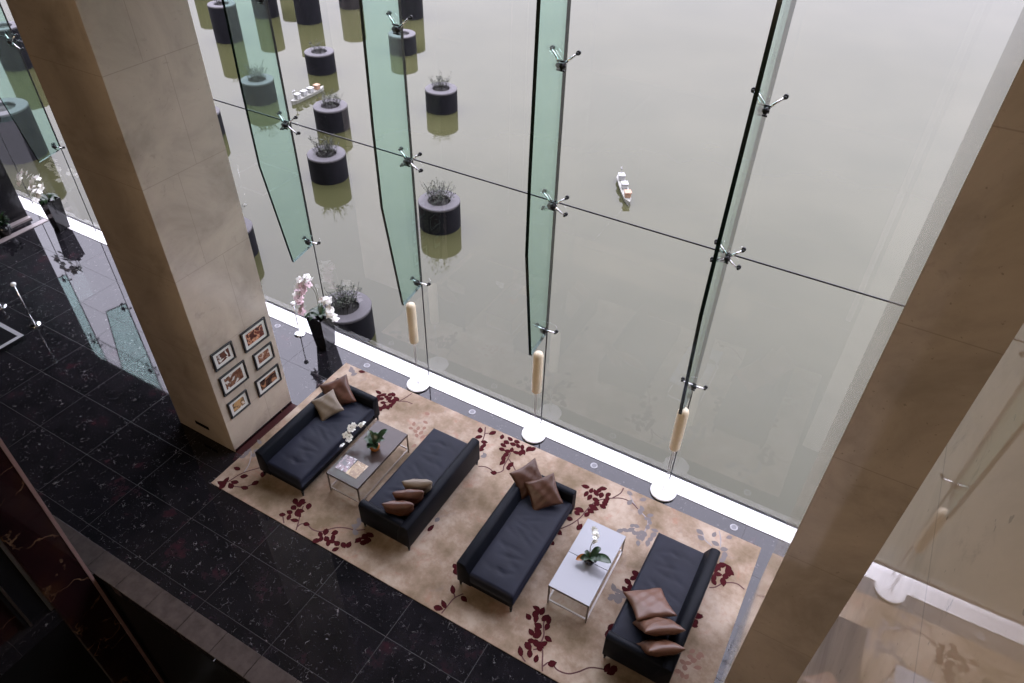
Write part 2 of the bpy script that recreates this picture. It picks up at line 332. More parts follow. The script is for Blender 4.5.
STEM = [[(1.011,-3.868),(1.074,-3.712),(1.116,-3.532),(1.182,-3.405),(1.31,-3.24)],[(1.16,-3.763),(1.273,-3.716),(1.382,-3.665),(1.448,-3.541)],[(2.64,-3.896),(2.585,-3.75),(2.512,-3.626),(2.429,-3.46)],[(2.395,-3.904),(2.333,-3.802),(2.268,-3.75)],[(2.617,-3.814),(2.628,-3.738),(2.706,-3.693),(2.847,-3.719),(2.974,-3.685),(3.053,-3.597),(3.15,-3.499),(3.278,-3.436),(3.421,-3.393),(3.534,-3.312)],[(4.009,-0.582),(4.087,-0.739),(4.126,-0.855),(4.129,-0.923)],[(4.083,-0.717),(4.189,-0.642)],[(4.368,-1.394),(4.473,-1.342),(4.577,-1.345),(4.653,-1.381),(4.722,-1.333),(4.761,-1.257),(4.727,-1.17),(4.708,-1.006),(4.68,-0.868)],[(4.699,-0.99),(4.812,-1.054),(4.936,-1.153)],[(6.087,-1.792),(6.194,-1.628),(6.267,-1.439),(6.293,-1.244),(6.344,-1.047),(6.454,-0.92),(6.543,-0.852),(6.677,-0.778),(6.838,-0.769),(6.982,-0.836)],[(6.543,-0.852),(6.619,-0.698),(6.623,-0.568)],[(6.252,-1.506),(6.294,-1.569),(6.33,-1.605)],[(8.381,-1.58),(8.454,-1.532),(8.52,-1.431),(8.613,-1.354),(8.72,-1.32),(8.829,-1.352)],[(2.136,-1.049),(2.213,-0.923),(2.332,-0.852),(2.459,-0.791),(2.585,-0.78)],[(2.337,-0.858),(2.384,-0.722),(2.421,-0.569)],[(6.874,-3.889),(6.827,-3.768),(6.755,-3.623),(6.715,-3.599),(6.633,-3.659)],[(6.564,-3.183),(6.588,-3.282),(6.662,-3.413),(6.678,-3.573)],[(6.85,-3.789),(6.887,-3.71),(6.94,-3.697),(7.035,-3.738),(7.175,-3.712),(7.283,-3.62),(7.38,-3.502),(7.503,-3.441),(7.618,-3.408)],[(6.622,-3.888),(6.566,-3.828),(6.496,-3.763)],[(5.294,-3.884),(5.304,-3.73),(5.321,-3.573),(5.393,-3.451)],[(5.324,-3.555),(5.23,-3.472)]]
GSTEM = [[(1.153,-3.457),(1.09,-3.281),(0.96,-3.104),(0.869,-3.047)],[(6.767,-0.656),(6.886,-0.772),(7.011,-0.849),(7.189,-0.952),(7.227,-1.104),(7.218,-1.251)],[(7.992,-0.731),(8.068,-0.835),(8.2,-0.891)],[(8.213,-0.573),(8.277,-0.699),(8.319,-0.848)]]
SKY = 1.0; WARM = 560.
# ------------------------------------------------------------------ setting
BAY = 2.4
bm = new()
box(bm, -22, 16, -5.84, 0.0, -.30, 0.0)
box(bm, -22, .68, -16, -5.84, -.30, 0.0)
struct(link('floor', bm, 'granite'), 'polished black granite tiled lobby floor with pale flecks', 'floor')
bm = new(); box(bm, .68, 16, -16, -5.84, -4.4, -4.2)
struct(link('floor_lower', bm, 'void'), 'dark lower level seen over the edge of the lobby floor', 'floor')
bm = new(); box(bm, -22, 16, -.24, .06, -.02, .012)
box(bm, -22, 16, 0.03, .16, -.30, -.02)
struct(link('trim_1', bm, 'sill'), 'bright white stone sill strip along the foot of the glass wall', 'window sill')
# kerb strip at the edge of the opening
bm = new(); 
for k in range(26):
    x0 = -.75 + .62*k
    if x0 > 15: break
    box(bm, x0, x0+.612, -5.86, -5.53, -.02, .012, bevel=.003, seg=1)
box(bm, -.75, .66, -6.2, -5.865, -.02, .012)
struct(link('trim_2', bm, 'kerb'), 'grey brown stone kerb strip edging the drop to the lower level', 'kerb')
bm = new(); box(bm, -9.16, -9.02, -5.2, -.42, 0, .05); struct(link('baseboard_left', bm, 'palestone'), 'pale stone base strip at the foot of the black end wall', 'baseboard')
bm = new(); box(bm, -8.78, -8.62, -5.2, -.26, -.01, .012); struct(link('trim_3', bm, 'palestone'), 'pale stone strip set in the floor before the black end wall', 'floor strip')
bm = new(); box(bm, -9.56, -9.16, -16, -.42, 0, 11.6); struct(link('wall_left', bm, 'black'), 'black end wall at the far left of the lobby', 'wall')
bm = new(); box(bm, -22, 16, -16.3, -16, -4.4, 11.6); struct(link('wall_back', bm, 'warmwall'))
bm = new(); box(bm, 15.7, 16, -16, 0, -4.4, 11.6); struct(link('wall_right', bm, 'warmwall'))
bm = new(); box(bm, -22, 16, -16.3, .2, 11.6, 11.9); struct(link('ceiling', bm, 'ceiling'))
bm = new(); box(bm, -22, -2.5, .05, .25, 5.75, 11.6); struct(link('wall_front', bm, 'black'))
bm = new(); box(bm, -2.5, 16, .02, .25, 8.85, 11.6); struct(link('wall_header', bm, 'black'))
bm = new(); box(bm, 8.926, 9.55, -16, -5.9, -4.2, 11.6)
struct(link('wall_polished', bm, 'stone_wall'), 'polished beige stone wall at the right edge mirroring the lounge', 'wall')
# void sides
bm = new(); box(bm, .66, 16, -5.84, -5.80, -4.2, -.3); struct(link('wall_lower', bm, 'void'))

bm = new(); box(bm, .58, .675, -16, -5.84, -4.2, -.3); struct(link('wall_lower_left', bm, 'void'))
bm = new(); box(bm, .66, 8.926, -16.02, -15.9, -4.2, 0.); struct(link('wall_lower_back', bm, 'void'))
# stone pillars
def pillar(x0, x1, label, m='stone'):
    bm = new(); box(bm, x0, x1, -3.212, -1.86, 0, 11.6, bevel=.006, seg=1)
    o = link('stone_pillar', bm, m); struct(o, label, 'pillar'); return o
pl = pillar(-.617, .70, 'tall beige stone pillar carrying six framed pictures')
pr = pillar(8.926, 10.24, 'tall brown stone pillar crossing the right side of the view', 'stone_polished')
bm = new(); box(bm, .701, .715, -3.2, -1.87, 0, .055); link('plinth', bm, 'maroon', pl)
bm = new(); box(bm, .702, .846, -3.21, -1.87, 0, .006); link('border_strip', bm, 'border', pl)
bm = new(); box(bm, -.13, .19, -3.222, -3.2125, .26, .33, bevel=.002, seg=1)
for k in range(3): box(bm, -.11, .17, -3.226, -3.222, .272+.018*k, .28+.018*k)
link('air_slot', bm, 'black', pl)

# dark maroon marble pillar, near left
bm = new(); box(bm, -.6, .70, -6.48, -5.9, -4.2, 11.6, bevel=.02, seg=1)
o = struct(link('marble_pillar', bm, 'maroon'), 'dark maroon marble pillar with gold veins at the lower left', 'pillar')
bm = new(); box(bm, .70, .712, -5.945, -5.9, -4.2, 11.6); link('edge_strip', bm, pbr('pinkish_edge', (.20,.13,.12), .3), o)  # lighter pinkish strip down the pillar's far edge
bm = new(); box(bm, .62, .66, -6.52, -6.48, -4.2, 11.6); link('metal_strip', bm, 'steel', o)
bm = new(); box(bm, -.6, .62, -6.85, -6.52, -4.2, 11.6); link('black_panel', bm, 'black', o)
bm = new(); box(bm, .62, .635, -6.80, -6.77, -4.2, 11.6); link('metal_strip', bm, 'bronze', o)
bm = new(); box(bm, -.6, .55, -7.6, -6.85, -4.2, 11.6); link('marble_panel', bm, 'maroon', o)

# curtain wall panes
levels = [0.012, 4.425, 8.85]
n = 1
for k in range(-8, 6):
    x0, x1 = k*BAY+.008, (k+1)*BAY-.008
    for z0, z1 in zip(levels, levels[1:]):
        if x1 < -2.3 and z0 > 5: continue
        if x1 < -2.3: z1 = min(z1, 5.75) if z0 < 4 else z1
        bm = new(); bmesh.ops.create_grid(bm, x_segments=1, y_segments=1, size=.5)
        for v in bm.verts: v.co = Vector(((x0+x1)/2 + v.co.x*(x1-x0), 0.0, (z0+z1)/2 + v.co.y*(z1-z0-.016)))
        for f in bm.faces: f.normal_flip() if f.normal.y > 0 else None
        struct(link('window_%d' % n, bm, 'glass')); n += 1
        if x1 < -2.3 and z0 < 4:
            bm = new(); bmesh.ops.create_grid(bm, x_segments=1, y_segments=1, size=.5)
            for v in bm.verts: v.co = Vector(((x0+x1)/2 + v.co.x*(x1-x0), 0.0, (4.433+5.75)/2 + v.co.y*(5.75-4.433)))
            struct(link('window_%d' % n, bm, 'glass')); n += 1
bm = new()
box(bm, -19, 14, -.006, .006, 4.415, 4.435)
struct(link('trim_4', bm, 'silicone'), 'thin black joint line running across the glass wall', 'glass joint')
bm = new()
for k in range(-8, 6): box(bm, k*BAY-.009, k*BAY+.009, -.006, .006, .012, 8.85 if k >= 0 else 5.75)
struct(link('trim_5', bm, 'silicone'), 'thin black upright joints between the tall panes of the glass wall', 'glass joint')

# glass fins
fin_labels = {
 -5: 'green glass fin out by the left end of the glass wall', -4: 'green glass fin just left of the black end wall edge',
 -3: 'green glass fin left of the beige pillar, above the white orchid',
 -2: 'green glass fin hidden behind the left side of the beige pillar', -1: 'green glass fin directly behind the beige pillar',
 0: 'green glass fin hanging just right of the beige pillar, over the pink orchid',
 1: 'green glass fin hanging above the leftmost floor lamp',
 2: 'green glass fin hanging above the middle floor lamp',
 3: 'narrow green glass fin with thick black edge above the rightmost floor lamp',
 4: 'green glass fin beyond the right pillar'}
def spider(parent, z, arms):
    """arms: list of (dx, dz) glass fixings round the hub"""
    bm = new()
    box(bm, -.045, .045, -.16, -.09, z-.035, z+.035, bevel=.01, seg=1)
    tube(bm, [(-.06, -.125, z), (.06, -.125, z)], .022, 10)
    tube(bm, [(-.05, -.125, z+.055), (.05, -.125, z+.055)], .012, 8); tube(bm, [(-.05, -.125, z-.055), (.05, -.125, z-.055)], .012, 8)
    hub = link('spider_fitting', bm, 'blackmetal', parent, True)
    for dx, dz in arms:
        bm = new()
        tube(bm, [(.02*(1 if dx > 0 else -1), -.11, z), (dx*.5, -.085, z+dz*.5), (dx, -.06, z+dz)], .017, 8, r2=.011)
        link('arm', bm, 'chrome', hub, True)
        bm = new()
        tube(bm, [(dx, -.075, z+dz), (dx, -.035, z+dz)], .016, 10); tube(bm, [(dx, -.035, z+dz), (dx, -.006, z+dz)], .027, 14)
        link('bolt', bm, 'blackmetal', hub, True)
def fin(k):
    r = empty('glass_fin', (k*BAY, 0, 0)); tag(r, fin_labels[k], 'glass fin', 'glass fins stiffening the window wall')
    top = 8.84 if k >= 0 else 5.7
    prof = [(-.012, 2.13), (-.012, top), (-.72, top), (-.80, 5.2), (-.80, 4.0), (-.55, 2.04)] if top > 6 else [(-.012, 2.13), (-.012, top), (-.80, top), (-.80, 4.0), (-.55, 2.04)]
    t = .024
    bm = new()
    a = [bm.verts.new((-t, y, z)) for y, z in prof]; b = [bm.verts.new((t, y, z)) for y, z in prof]
    bm.faces.new(a); bm.faces.new(b[::-1])
    link('fin_panel', bm, 'fin', r)
    bm = new()
    a = [bm.verts.new((-t, y, z)) for y, z in prof]; b = [bm.verts.new((t, y, z)) for y, z in prof]
    for i in range(len(prof)):
        j = (i+1) % len(prof); bm.faces.new((a[i], b[i], b[j], a[j]))
    link('polished_edge', bm, 'finedge', r)
    spider(r, 2.23, [(.17, -.02), (-.17, -.02)])
    spider(r, 4.425, [(.17, .13), (-.17, .13), (.17, -.13), (-.17, -.13)])
    if top > 6: spider(r, 6.30, [(.17, .15), (-.17, .15)])
for k in (-4, -3, -2, -1, 0, 1, 2, 3): fin(k)

# ------------------------------------------------------------------ lake
bm = new(); bmesh.ops.create_grid(bm, x_segments=1, y_segments=1, size=1)
for v in bm.verts: v.co = Vector((v.co.x*260, .16 + (v.co.y+1)*200, -.95))
struct(link('lake_water', bm, 'lake'), 'still grey green lake outside the glass wall', 'lake')
bm = new(); box(bm, -60, 40, .1, .16, -1.6, -.02); struct(link('wall_quay', bm, 'concrete'))
def planter(x, y, h, label, r=.555, shrub=1., seed=1, tall=False):
    rr = random.Random(seed); zt = -.95+h
    e = empty('lake_planter', (x, y, -1.25)); tag(e, label, 'planter', 'round planters standing in the lake')
    o = .30+h
    bm = new(); n = 40
    lathe(bm, [(r, 0), (r, o-.06)], n, cap0=False, cap1=False)
    link('wall', bm, 'darkconc', e, True)
    bm = new(); lathe(bm, [(r, o-.06), (r+.004, o-.02), (r-.012, o), (r*.56, o), (r*.53, o-.02), (r*.53, o-.16)], n, cap0=False, cap1=False)
    link('rim', bm, 'concrete', e, False)
    bm = new(); lathe(bm, [(r*.53, o-.10), (.02, o-.06)], 24, cap0=False); link('soil', bm, 'soil', e)
    if shrub > 0:
        bm = new()
        for _ in range(int(46*shrub)):
            a = rr.uniform(0, 2*PI); q = rr.uniform(0, r*.48); lean = rr.uniform(.0, .38); hh = rr.uniform(.28, .62)*(.7+.3*shrub)
            p0 = Vector((q*math.cos(a), q*math.sin(a), o-.1)); b = a + rr.uniform(-.8, .8)
            p1 = p0 + Vector((math.cos(b)*lean*.35*hh*2, math.sin(b)*lean*.35*hh*2, hh*.6)); p2 = p0 + Vector((math.cos(b)*lean*hh*1.6, math.sin(b)*lean*hh*1.6, hh))
            tube(bm, [p0, p1, p2], .0065, 4, 0, .003)
            for _ in range(5):
                t = rr.uniform(.35, 1.); s = p0.lerp(p2, t); c = rr.uniform(0, 2*PI); l = rr.uniform(.04, .10)
                s2 = s + Vector((math.cos(c)*l, math.sin(c)*l, rr.uniform(.0, .08))); tube(bm, [s, s2], .004, 3, 0, .002)
                for _ in range(2):
                    w = rr.uniform(.010, .022); d = Vector((rr.uniform(-1,1), rr.uniform(-1,1), rr.uniform(-.5,1))).normalized(); q2 = d.cross(Vector((0,0,1))).normalized()*w
                    f = bm.faces.new([bm.verts.new(s2), bm.verts.new(s2+d*w+q2), bm.verts.new(s2+d*w*2.4), bm.verts.new(s2+d*w-q2)]); f.material_index = 1
        link('shrub', bm, None, e, mats=['twig', 'twig2'])
    return e
P = [(-1.35, 5.84, .75, 'round dark lake planter nearest the middle of the glass wall, with a twiggy shrub', 1.),
 (-5.67, 6.36, .75, 'round lake planter with a bushy shrub just behind the green fin by the pillar', 1.1),
 (-5.63, 12.25, .75, 'lone lake planter farther out, right of the second green fin', .7),
 (-7.86, 9.08, .75, 'lake planter beside the left floating model boat', .7),
 (-11.59, 12.78, .75, 'lake planter behind the left floating model boat', .4),
 (-11.48, 9.45, .75, 'lake planter seen through the fin next to the beige pillar, with a shrub', .9),
 (-10.22, 16.2, .75, 'lake planter seen through the second green fin near the top', 0),
 (-17.2, 13.4, 1.45, 'tall lake planter at the top seen through the fin next to the beige pillar', .4),
 (-16.1, 17.1, 1.5, 'tall lake planter cut by the top edge between the first two fins', 0),
 (-16.0, 19.9, 1.5, 'tall lake planter at the top edge, left of the second green fin', 0),
 (-12.7, 20.2, 1.5, 'tall lake planter at the top edge, right of the second green fin', 0),
 (-23.2, 17.5, 1.5, 'tall lake planter whose reflection shows beside the top of the beige pillar', 0),
 (-18.3, 16.7, 1.5, 'tall lake planter whose reflection shows through the first green fin at the top', 0),
 (-20.6, 20.6, 1.5, 'tall lake planter far out whose reflection shows between the first two fins', 0),
 (-14.55, 2.5, 1.5, 'tall lake planter left of the beige pillar behind the black end wall', .0),
 (-5.0, 2.0, .75, 'lake planter mostly hidden by the beige pillar, its shrub showing beside the pillar edge', 1.1),
 (-10.95, 6.5, .75, 'lake planter almost wholly behind the beige pillar, higher up than the shrubby one', .6),
 (-21.5, 6.9, 1.5, 'tall lake planter at the far top left corner', 0)]
for i, (x, y, h, l, s) in enumerate(P): planter(x, y, h, l, shrub=s, seed=i+3, r=.555 if i != 14 else .70)
planter(-.52, 1.02, .75, 'round lake planter close outside the glass behind the pink orchid', shrub=1., seed=41, r=.57)

def boat(x, y, ang, L, n, label):
    e = empty('model_boat', (x, y, -.95), ang); tag(e, label, 'boat', 'model boats floating on the lake')
    bm = new(); w = .13
    sec = [(-.5, .35, .02), (-.42, .9, 0), (0, 1, 0), (.35, .8, 0), (.5, .08, .03)]
    rings = []
    for t, k, lift in sec:
        rings.append([bm.verts.new((t*L, -w*k, .12+lift)), bm.verts.new((t*L, -w*k*.6, -.05)), bm.verts.new((t*L, w*k*.6, -.05)), bm.verts.new((t*L, w*k, .12+lift))])
    for A, B in zip(rings, rings[1:]):
        for i in range(3): bm.faces.new((A[i], B[i], B[i+1], A[i+1]))
        bm.faces.new((A[3], B[3], B[0], A[0]))
    bm.faces.new(rings[0]); bm.faces.new(rings[-1][::-1]); bmesh.ops.recalc_face_normals(bm, faces=bm.faces[:])
    link('hull', bm, 'hull', e)
    for i in range(n):
        t = (-.32 + .62*i/(n-1))*L
        bm = new(); box(bm, t-.09, t+.09, -.085, .085, .125, .27, bevel=.02)
        box(bm, t-.11, t+.11, -.10, .10, .27, .30, bevel=.01, seg=1)
        link('cabin', bm, 'cabin' if i < n-1 else 'orange', e)
    bm = new(); tube(bm, [(-.40*L, 0, .12), (-.40*L, 0, .48)], .012, 6); tube(bm, [(-.40*L-.07, 0, .42), (-.40*L+.07, 0, .44)], .018, 6); link('mast', bm, 'cabin', e)
boat(2.2, 10.15, math.radians(-57), 1.65, 3, 'small floating model boat with white cabins alone on the open lake')
boat(-10.27, 10.55, math.radians(90), 1.65, 4, 'floating model boat with white cabins among the lake planters')

# ------------------------------------------------------------------ rug
def leaf_poly(bm, x, y, z, L, W, a, mi):
    c, s = math.cos(a), math.sin(a)
    pts = [(-.5, 0), (-.34, -.34), (-.08, -.5), (.2, -.38), (.5, 0), (.2, .38), (-.08, .5), (-.34, .34)]
    f = bm.faces.new([bm.verts.new((x+c*u*L-s*v*W, y+s*u*L+c*v*W, z)) for u, v in pts]); f.material_index = mi
def stem_strip(bm, pts, z, w, mi):
    # smooth the polyline (Catmull-Rom)
    P = [Vector((*p, 0)) for p in pts]; Q = [P[0]*2-P[1]] + P + [P[-1]*2-P[-2]]; S = []
    for i in range(1, len(Q)-2):
        for t in (0, .25, .5, .75):
            a, b, c, d = Q[i-1:i+3]
            S.append(.5*((2*b)+(c-a)*t+(2*a-5*b+4*c-d)*t*t+(3*b-a-3*c+d)*t**3))
    S.append(P[-1]); prev = None
    for i, p in enumerate(S):
        d = (S[min(i+1, len(S)-1)]-S[max(i-1, 0)]).normalized(); n = Vector((-d.y, d.x, 0))*w
        cur = (bm.verts.new((p.x-n.x, p.y-n.y, z)), bm.verts.new((p.x+n.x, p.y+n.y, z)))
        if prev: f = bm.faces.new((prev[0], cur[0], cur[1], prev[1])); f.material_index = mi
        prev = cur
RX0, RX1, RY0, RY1 = .85, 8.857, -3.873, -.538
bm = new(); box(bm, RX0, RX1, RY0, RY1, .001, .014, bevel=.004, seg=1)
inside = lambda x, y: RX0+.03 < x < RX1-.03 and RY0+.03 < y < RY1-.03
for l in GSTEM: stem_strip(bm, [q for q in l], .0146, .009, 5)
for l in STEM:
    l = [(min(max(x, RX0+.02), RX1-.02), min(max(y, RY0+.02), RY1-.02)) for x, y in l]; stem_strip(bm, l, .0150, .010, 4)
z = .0152
for pts, mi, L in ((RUST, 3, .10), (GREY, 2, .115), (RED, 1, .130)):
    for x, y in pts:
        if inside(x, y):
            z += .00001; leaf_poly(bm, x, y, z, L*rnd.uniform(.85, 1.2), L*.66*rnd.uniform(.85, 1.15), rnd.uniform(0, 2*PI), mi)
tag(link('area_rug', bm, None, mats=['rug', 'burgundy', 'greypile', 'rustpile', 'stem', 'gstem']), 'large beige rug with burgundy and grey leaf branches under the sofas', 'rug')

# ------------------------------------------------------------------ sofas
def soft_box(bm, x0, x1, y0, y1, z0, z1, r=.03, crown=0., nx=10, ny=16, wr=0., seed=0):
    """rounded upholstery block with a slightly crowned, creased top"""
    rr = random.Random(seed)
    vs = box(bm, x0, x1, y0, y1, z0, z1, bevel=r, seg=3)
def cushion_top(bm, x0, x1, y0, y1, z0, z1, crown, seed, r=.035):
    """seat pad: dense grid top with crown and wrinkles, closed sides"""
    rr = random.Random(seed); nx, ny = 28, 60
    wr = [(rr.uniform(x0+.2, x1-.2), rr.uniform(y0+.25, y1-.25), rr.uniform(.06, .16), rr.uniform(-.5, .5), rr.uniform(.004, .010)) for _ in range(26)]
    G = []
    for j in range(ny+1):
        row = []
        for i in range(nx+1):
            u = i/nx; v = j/ny; x = x0+(x1-x0)*u; y = y0+(y1-y0)*v
            dx = min(x-x0, x1-x); dy = min(y-y0, y1-y); e = min(dx, dy)
            h = z1 + crown*(1-(2*u-1)**4)*(1-(2*v-1)**6)
            if e < r: h -= r*(1-math.sqrt(max(0, 1-(1-e/r)**2)))
            for wx, wy, wl, wa, wh in wr:
                c, s = math.cos(wa), math.sin(wa); a = (x-wx)*c+(y-wy)*s; b = -(x-wx)*s+(y-wy)*c
                h -= wh*math.exp(-(a/wl)**2-(b/.022)**2)
            row.append(bm.verts.new((x, y, h)))
        G.append(row)
    for j in range(ny):
        for i in range(nx): bm.faces.new((G[j][i], G[j][i+1], G[j+1][i+1], G[j+1][i]))
    loop = G[0] + [G[j][-1] for j in range(1, ny+1)] + G[-1][-2::-1] + [G[j][0] for j in range(ny-1, 0, -1)]
    low = [bm.verts.new((v.co.x, v.co.y, z0)) for v in loop]; n = len(loop)
    for i in range(n): bm.faces.new((loop[i], low[i], low[(i+1) % n], loop[(i+1) % n]))
    bm.faces.new(low)
# Sofa local frame: back along -X side, arm at the +Y end; x 0..0.9, y 0..1.97
def make_sofa():
    W, L = .90, 1.97
    r = empty('chaise_sofa')
    bm = new(); box(bm, .02, W-.02, .02, L-.02, .10, .24, bevel=.015); link('base', bm, 'leather', r, False)
    bm = new(); cushion_top(bm, .15, W, .005, L-.13, .23, .405, .018, 5); link('seat', bm, 'seatleather', r, True)
    # backrest: sloped inner face, rounded top
    def prism(prof, y0, y1, axis):
        b = new(); n = len(prof)
        A = [b.verts.new((p, y0, z) if axis == 'y' else (y0, p, z)) for p, z in prof]; B = [b.verts.new((p, y1, z) if axis == 'y' else (y1, p, z)) for p, z in prof]
        for i in range(n): b.faces.new((A[i], A[(i+1) % n], B[(i+1) % n], B[i]))
        b.faces.new(A[::-1]); b.faces.new(B); bmesh.ops.recalc_face_normals(b, faces=b.faces[:])
        es = [e for e in b.edges if len(e.link_faces) == 2 and e.calc_face_angle(0) > .9]
        bmesh.ops.bevel(b, geom=es, offset=.012, segments=2, profile=.5, affect='EDGES'); return b
    arc = lambda cx, cz, rx, rz, a0, a1, k: [(cx+rx*math.cos(math.radians(a0+(a1-a0)*i/k)), cz+rz*math.sin(math.radians(a0+(a1-a0)*i/k))) for i in range(k+1)]
    back = [(0, .12), (.23, .12), (.21, .40)] + arc(.075, .535, .075, .055, 10, 180, 8)
    link('backrest', prism(back, 0, L, 'y'), 'leather', r, True)
    arm = [(L, .12), (L-.15, .12), (L-.15, .40)] + [(L-.065-(x-.0), z) for x, z in arc(0, .525, .065, .05, 10, 170, 8)]
    arm = [(L-.001, .12), (L-.16, .12), (L-.155, .40)] + [(L-.070+.070*math.cos(math.radians(a)), .52+.05*math.sin(math.radians(a))) for a in (172, 150, 120, 90, 60, 30, 8)]
    link('armrest', prism(arm, .10, W, 'x'), 'leather', r, True)
    for x, y in ((.04, .035), (W-.035, .03), (.04, L-.04), (W-.035, L-.04)):
        bm = new(); lathe(bm, [(.016, 0), (.022, .10)], 14, (x, y, 0)); link('leg', bm, 'blackmetal', r, True)
    return r
sofa = make_sofa()
sofas = [(1.43, -3.34, 0, 'navy black leather sofa nearest the beige pillar, holding a rust and a beige cushion'),
         (4.36, -1.33, PI, 'navy black leather sofa with three cushions propped in a row, one of them cream'),
         (5.24, -3.37, 0, 'navy black leather sofa with two brown cushions by its window end'),
         (8.36, -1.34, PI, 'navy black leather sofa nearest the right pillar, with three brown cushions piled')]
for i, (x, y, a, l) in enumerate(sofas):
    o = sofa if i == 0 else copy_tree(sofa)
    o.location = (x, y, .0166); o.rotation_euler = (0, 0, a); tag(o, l, 'sofa', 'long leather sofas on the rug')

# cushions
def cushion(loc, normal, spin, size, m, label, th=.085, seed=1):
    rr = random.Random(seed); bm = new(); n = 22; a = size/2
    ph = [rr.uniform(0, 6) for _ in range(6)]
    for side in (1, -1):
        G = []
        for j in range(n+1):
            row = []
            for i in range(n+1):
                u = 2*i/n-1; v = 2*j/n-1
                k = .10
                x = u*a*(1-k*(1-v*v)); y = v*a*(1-k*(1-u*u)) if True else 0
                x = u*a*(1-k*(math.cos(v*PI/2)**1.2)); y = v*a*(1-k*(math.cos(u*PI/2)**1.2))
                h = th*max(0, (1-u*u)*(1-v*v))**.42
                wv = .006*math.sin(7*u+4*v+ph[0])+.005*math.sin(11*v-5*u+ph[1]); edge = max(0, (1-u*u)*(1-v*v))**.3
                row.append(bm.verts.new((x, y, side*(h+wv*edge))))
            G.append(row)
        for j in range(n):
            for i in range(n):
                q = (G[j][i], G[j][i+1], G[j+1][i+1], G[j+1][i]); bm.faces.new(q if side > 0 else q[::-1])
    bmesh.ops.remove_doubles(bm, verts=bm.verts[:], dist=.0006)
    # rough seam corners
    o = link('cushion', bm, m, None, True)
    nrm = Vector(normal).normalized(); q = nrm.to_track_quat('Z', 'Y'); o.rotation_mode = 'QUATERNION'
    o.rotation_quaternion = q @ Euler((0, 0, math.radians(spin))).to_quaternion(); o.location = loc
    tag(o, label, 'cushion', 'cushions on the leather sofas'); return o
cushion((1.70, -1.66, .58), (.35, -.66, .78), 24, .51, 'rust_c', 'crumpled rust patterned cushion in the corner of the sofa by the beige pillar', .10, 3)
cushion((1.74, -1.97, .575), (.30, -.50, .85), 30, .42, 'beige_c', 'beige cushion in front of the crumpled rust one', .08, 4)
cushion((4.06, -2.60, .60), (-.48, .82, .30), 0, .46, 'beige_c', 'cream cushion, front one of the row of three on the second sofa', .10, 5)
cushion((4.05, -2.82, .59), (-.54, .80, .30), 0, .47, 'rust_c', 'rust cushion in the middle of the row of three on the second sofa', .10, 6)
cushion((4.04, -3.05, .58), (-.48, .82, .34), 0, .47, 'rust_c', 'rust cushion nearest the armrest in the row of three', .10, 7)
cushion((5.42, -1.63, .62), (.75, -.45, .65), 8, .48, 'brown_c', 'brown cushion leaning on the backrest, behind its twin on the third sofa', .08, 8)
cushion((5.73, -1.72, .59), (.25, -.62, .80), 24, .48, 'brown_c', 'brown cushion lying in front of its twin on the third sofa', .08, 9)
cushion((7.77, -2.56, .53), (-.16, .30, .92), 12, .56, 'tan_c', 'large tan brown cushion lying flattest on the sofa by the right pillar', .08, 10)
cushion((7.99, -2.84, .60), (-.38, .62, .62), 6, .54, 'tan_c', 'brown cushion in the middle of the pile of three by the right pillar', .095, 11)
cushion((8.10, -3.08, .57), (-.42, .66, .55), 10, .50, 'tan_c', 'brown cushion nearest the armrest in the pile by the right pillar', .095, 12)

# ------------------------------------------------------------------ coffee tables
def table(x, y, w, l, h, top, frame, label, split=False):
    e = empty('coffee_table', (x, y, .0155)); tag(e, label, 'coffee table', 'coffee tables between the sofas')
    X, Y = w/2, l/2; t = .011
    if split:
        for s, (a, b) in enumerate(((-Y, -.02), (-.014, Y))):
            bm = new(); box(bm, -X, X, a, b, h-.022, h, bevel=.002, seg=1); link('tabletop', bm, top, e)
    else:
        bm = new(); box(bm, -X, X, -Y, Y, h-.022, h, bevel=.002, seg=1); link('tabletop', bm, top, e)
    bm = new()
    for s in (-1, 1):
        box(bm, s*X-t if s > 0 else -X-.0, X if s > 0 else -X+t, -Y, Y, h-.045, h-.023)
        box(bm, -X, X, s*Y-t if s > 0 else -Y, Y if s > 0 else -Y+t, h-.045, h-.023)
    link('top_frame', bm, frame, e)
    for sx in (-1, 1):
        for sy in (-1, 1):
            bm = new(); cx, cy = sx*(X-t), sy*(Y-t); box(bm, cx-t, cx+t, cy-t, cy+t, 0, h-.024, bevel=.002, seg=1); link('leg', bm, frame, e)
    for s in (-1, 1):
        bm = new(); box(bm, s*(X-t)-t, s*(X-t)+t, -Y+2*t, Y-2*t, .07, .092); link('side_rail', bm, 'palerail' if split else 'beigerail', e)
        bm = new(); box(bm, -X+2*t, X-2*t, s*(Y-t)-t, s*(Y-t)+t, .07, .092); link('end_rail', bm, 'palerail' if split else 'beigerail', e)
    return e
t1 = table(2.90, -2.37, .62, 1.29, .445, 'taupe', 'bronze', 'taupe topped coffee table with magazines by the sofa near the beige pillar')
t2 = table(6.78, -2.34, .61, 1.26, .455, 'whitetop', 'bronze', 'white topped coffee table with a center seam between the two right sofas', True)
def magazine(x, y, a, m, label, z):
    e = empty('magazine', (x, y, z), math.radians(a)); tag(e, label, 'magazine', 'magazines on the taupe table')
    bm = new(); box(bm, -.105, .105, -.145, .145, 0, .005); link('pages', bm, 'paper', e)
    bm = new(); box(bm, -.107, .107, -.147, .147, .005, .0062); link('cover', bm, m, e)
magazine(2.74, -2.72, 3, 'cover1', 'white magazine nearest the sofa on the taupe table', .4612)
magazine(2.97, -2.73, -2, 'cover2', 'tan covered magazine beside the white one on the taupe table', .4612)

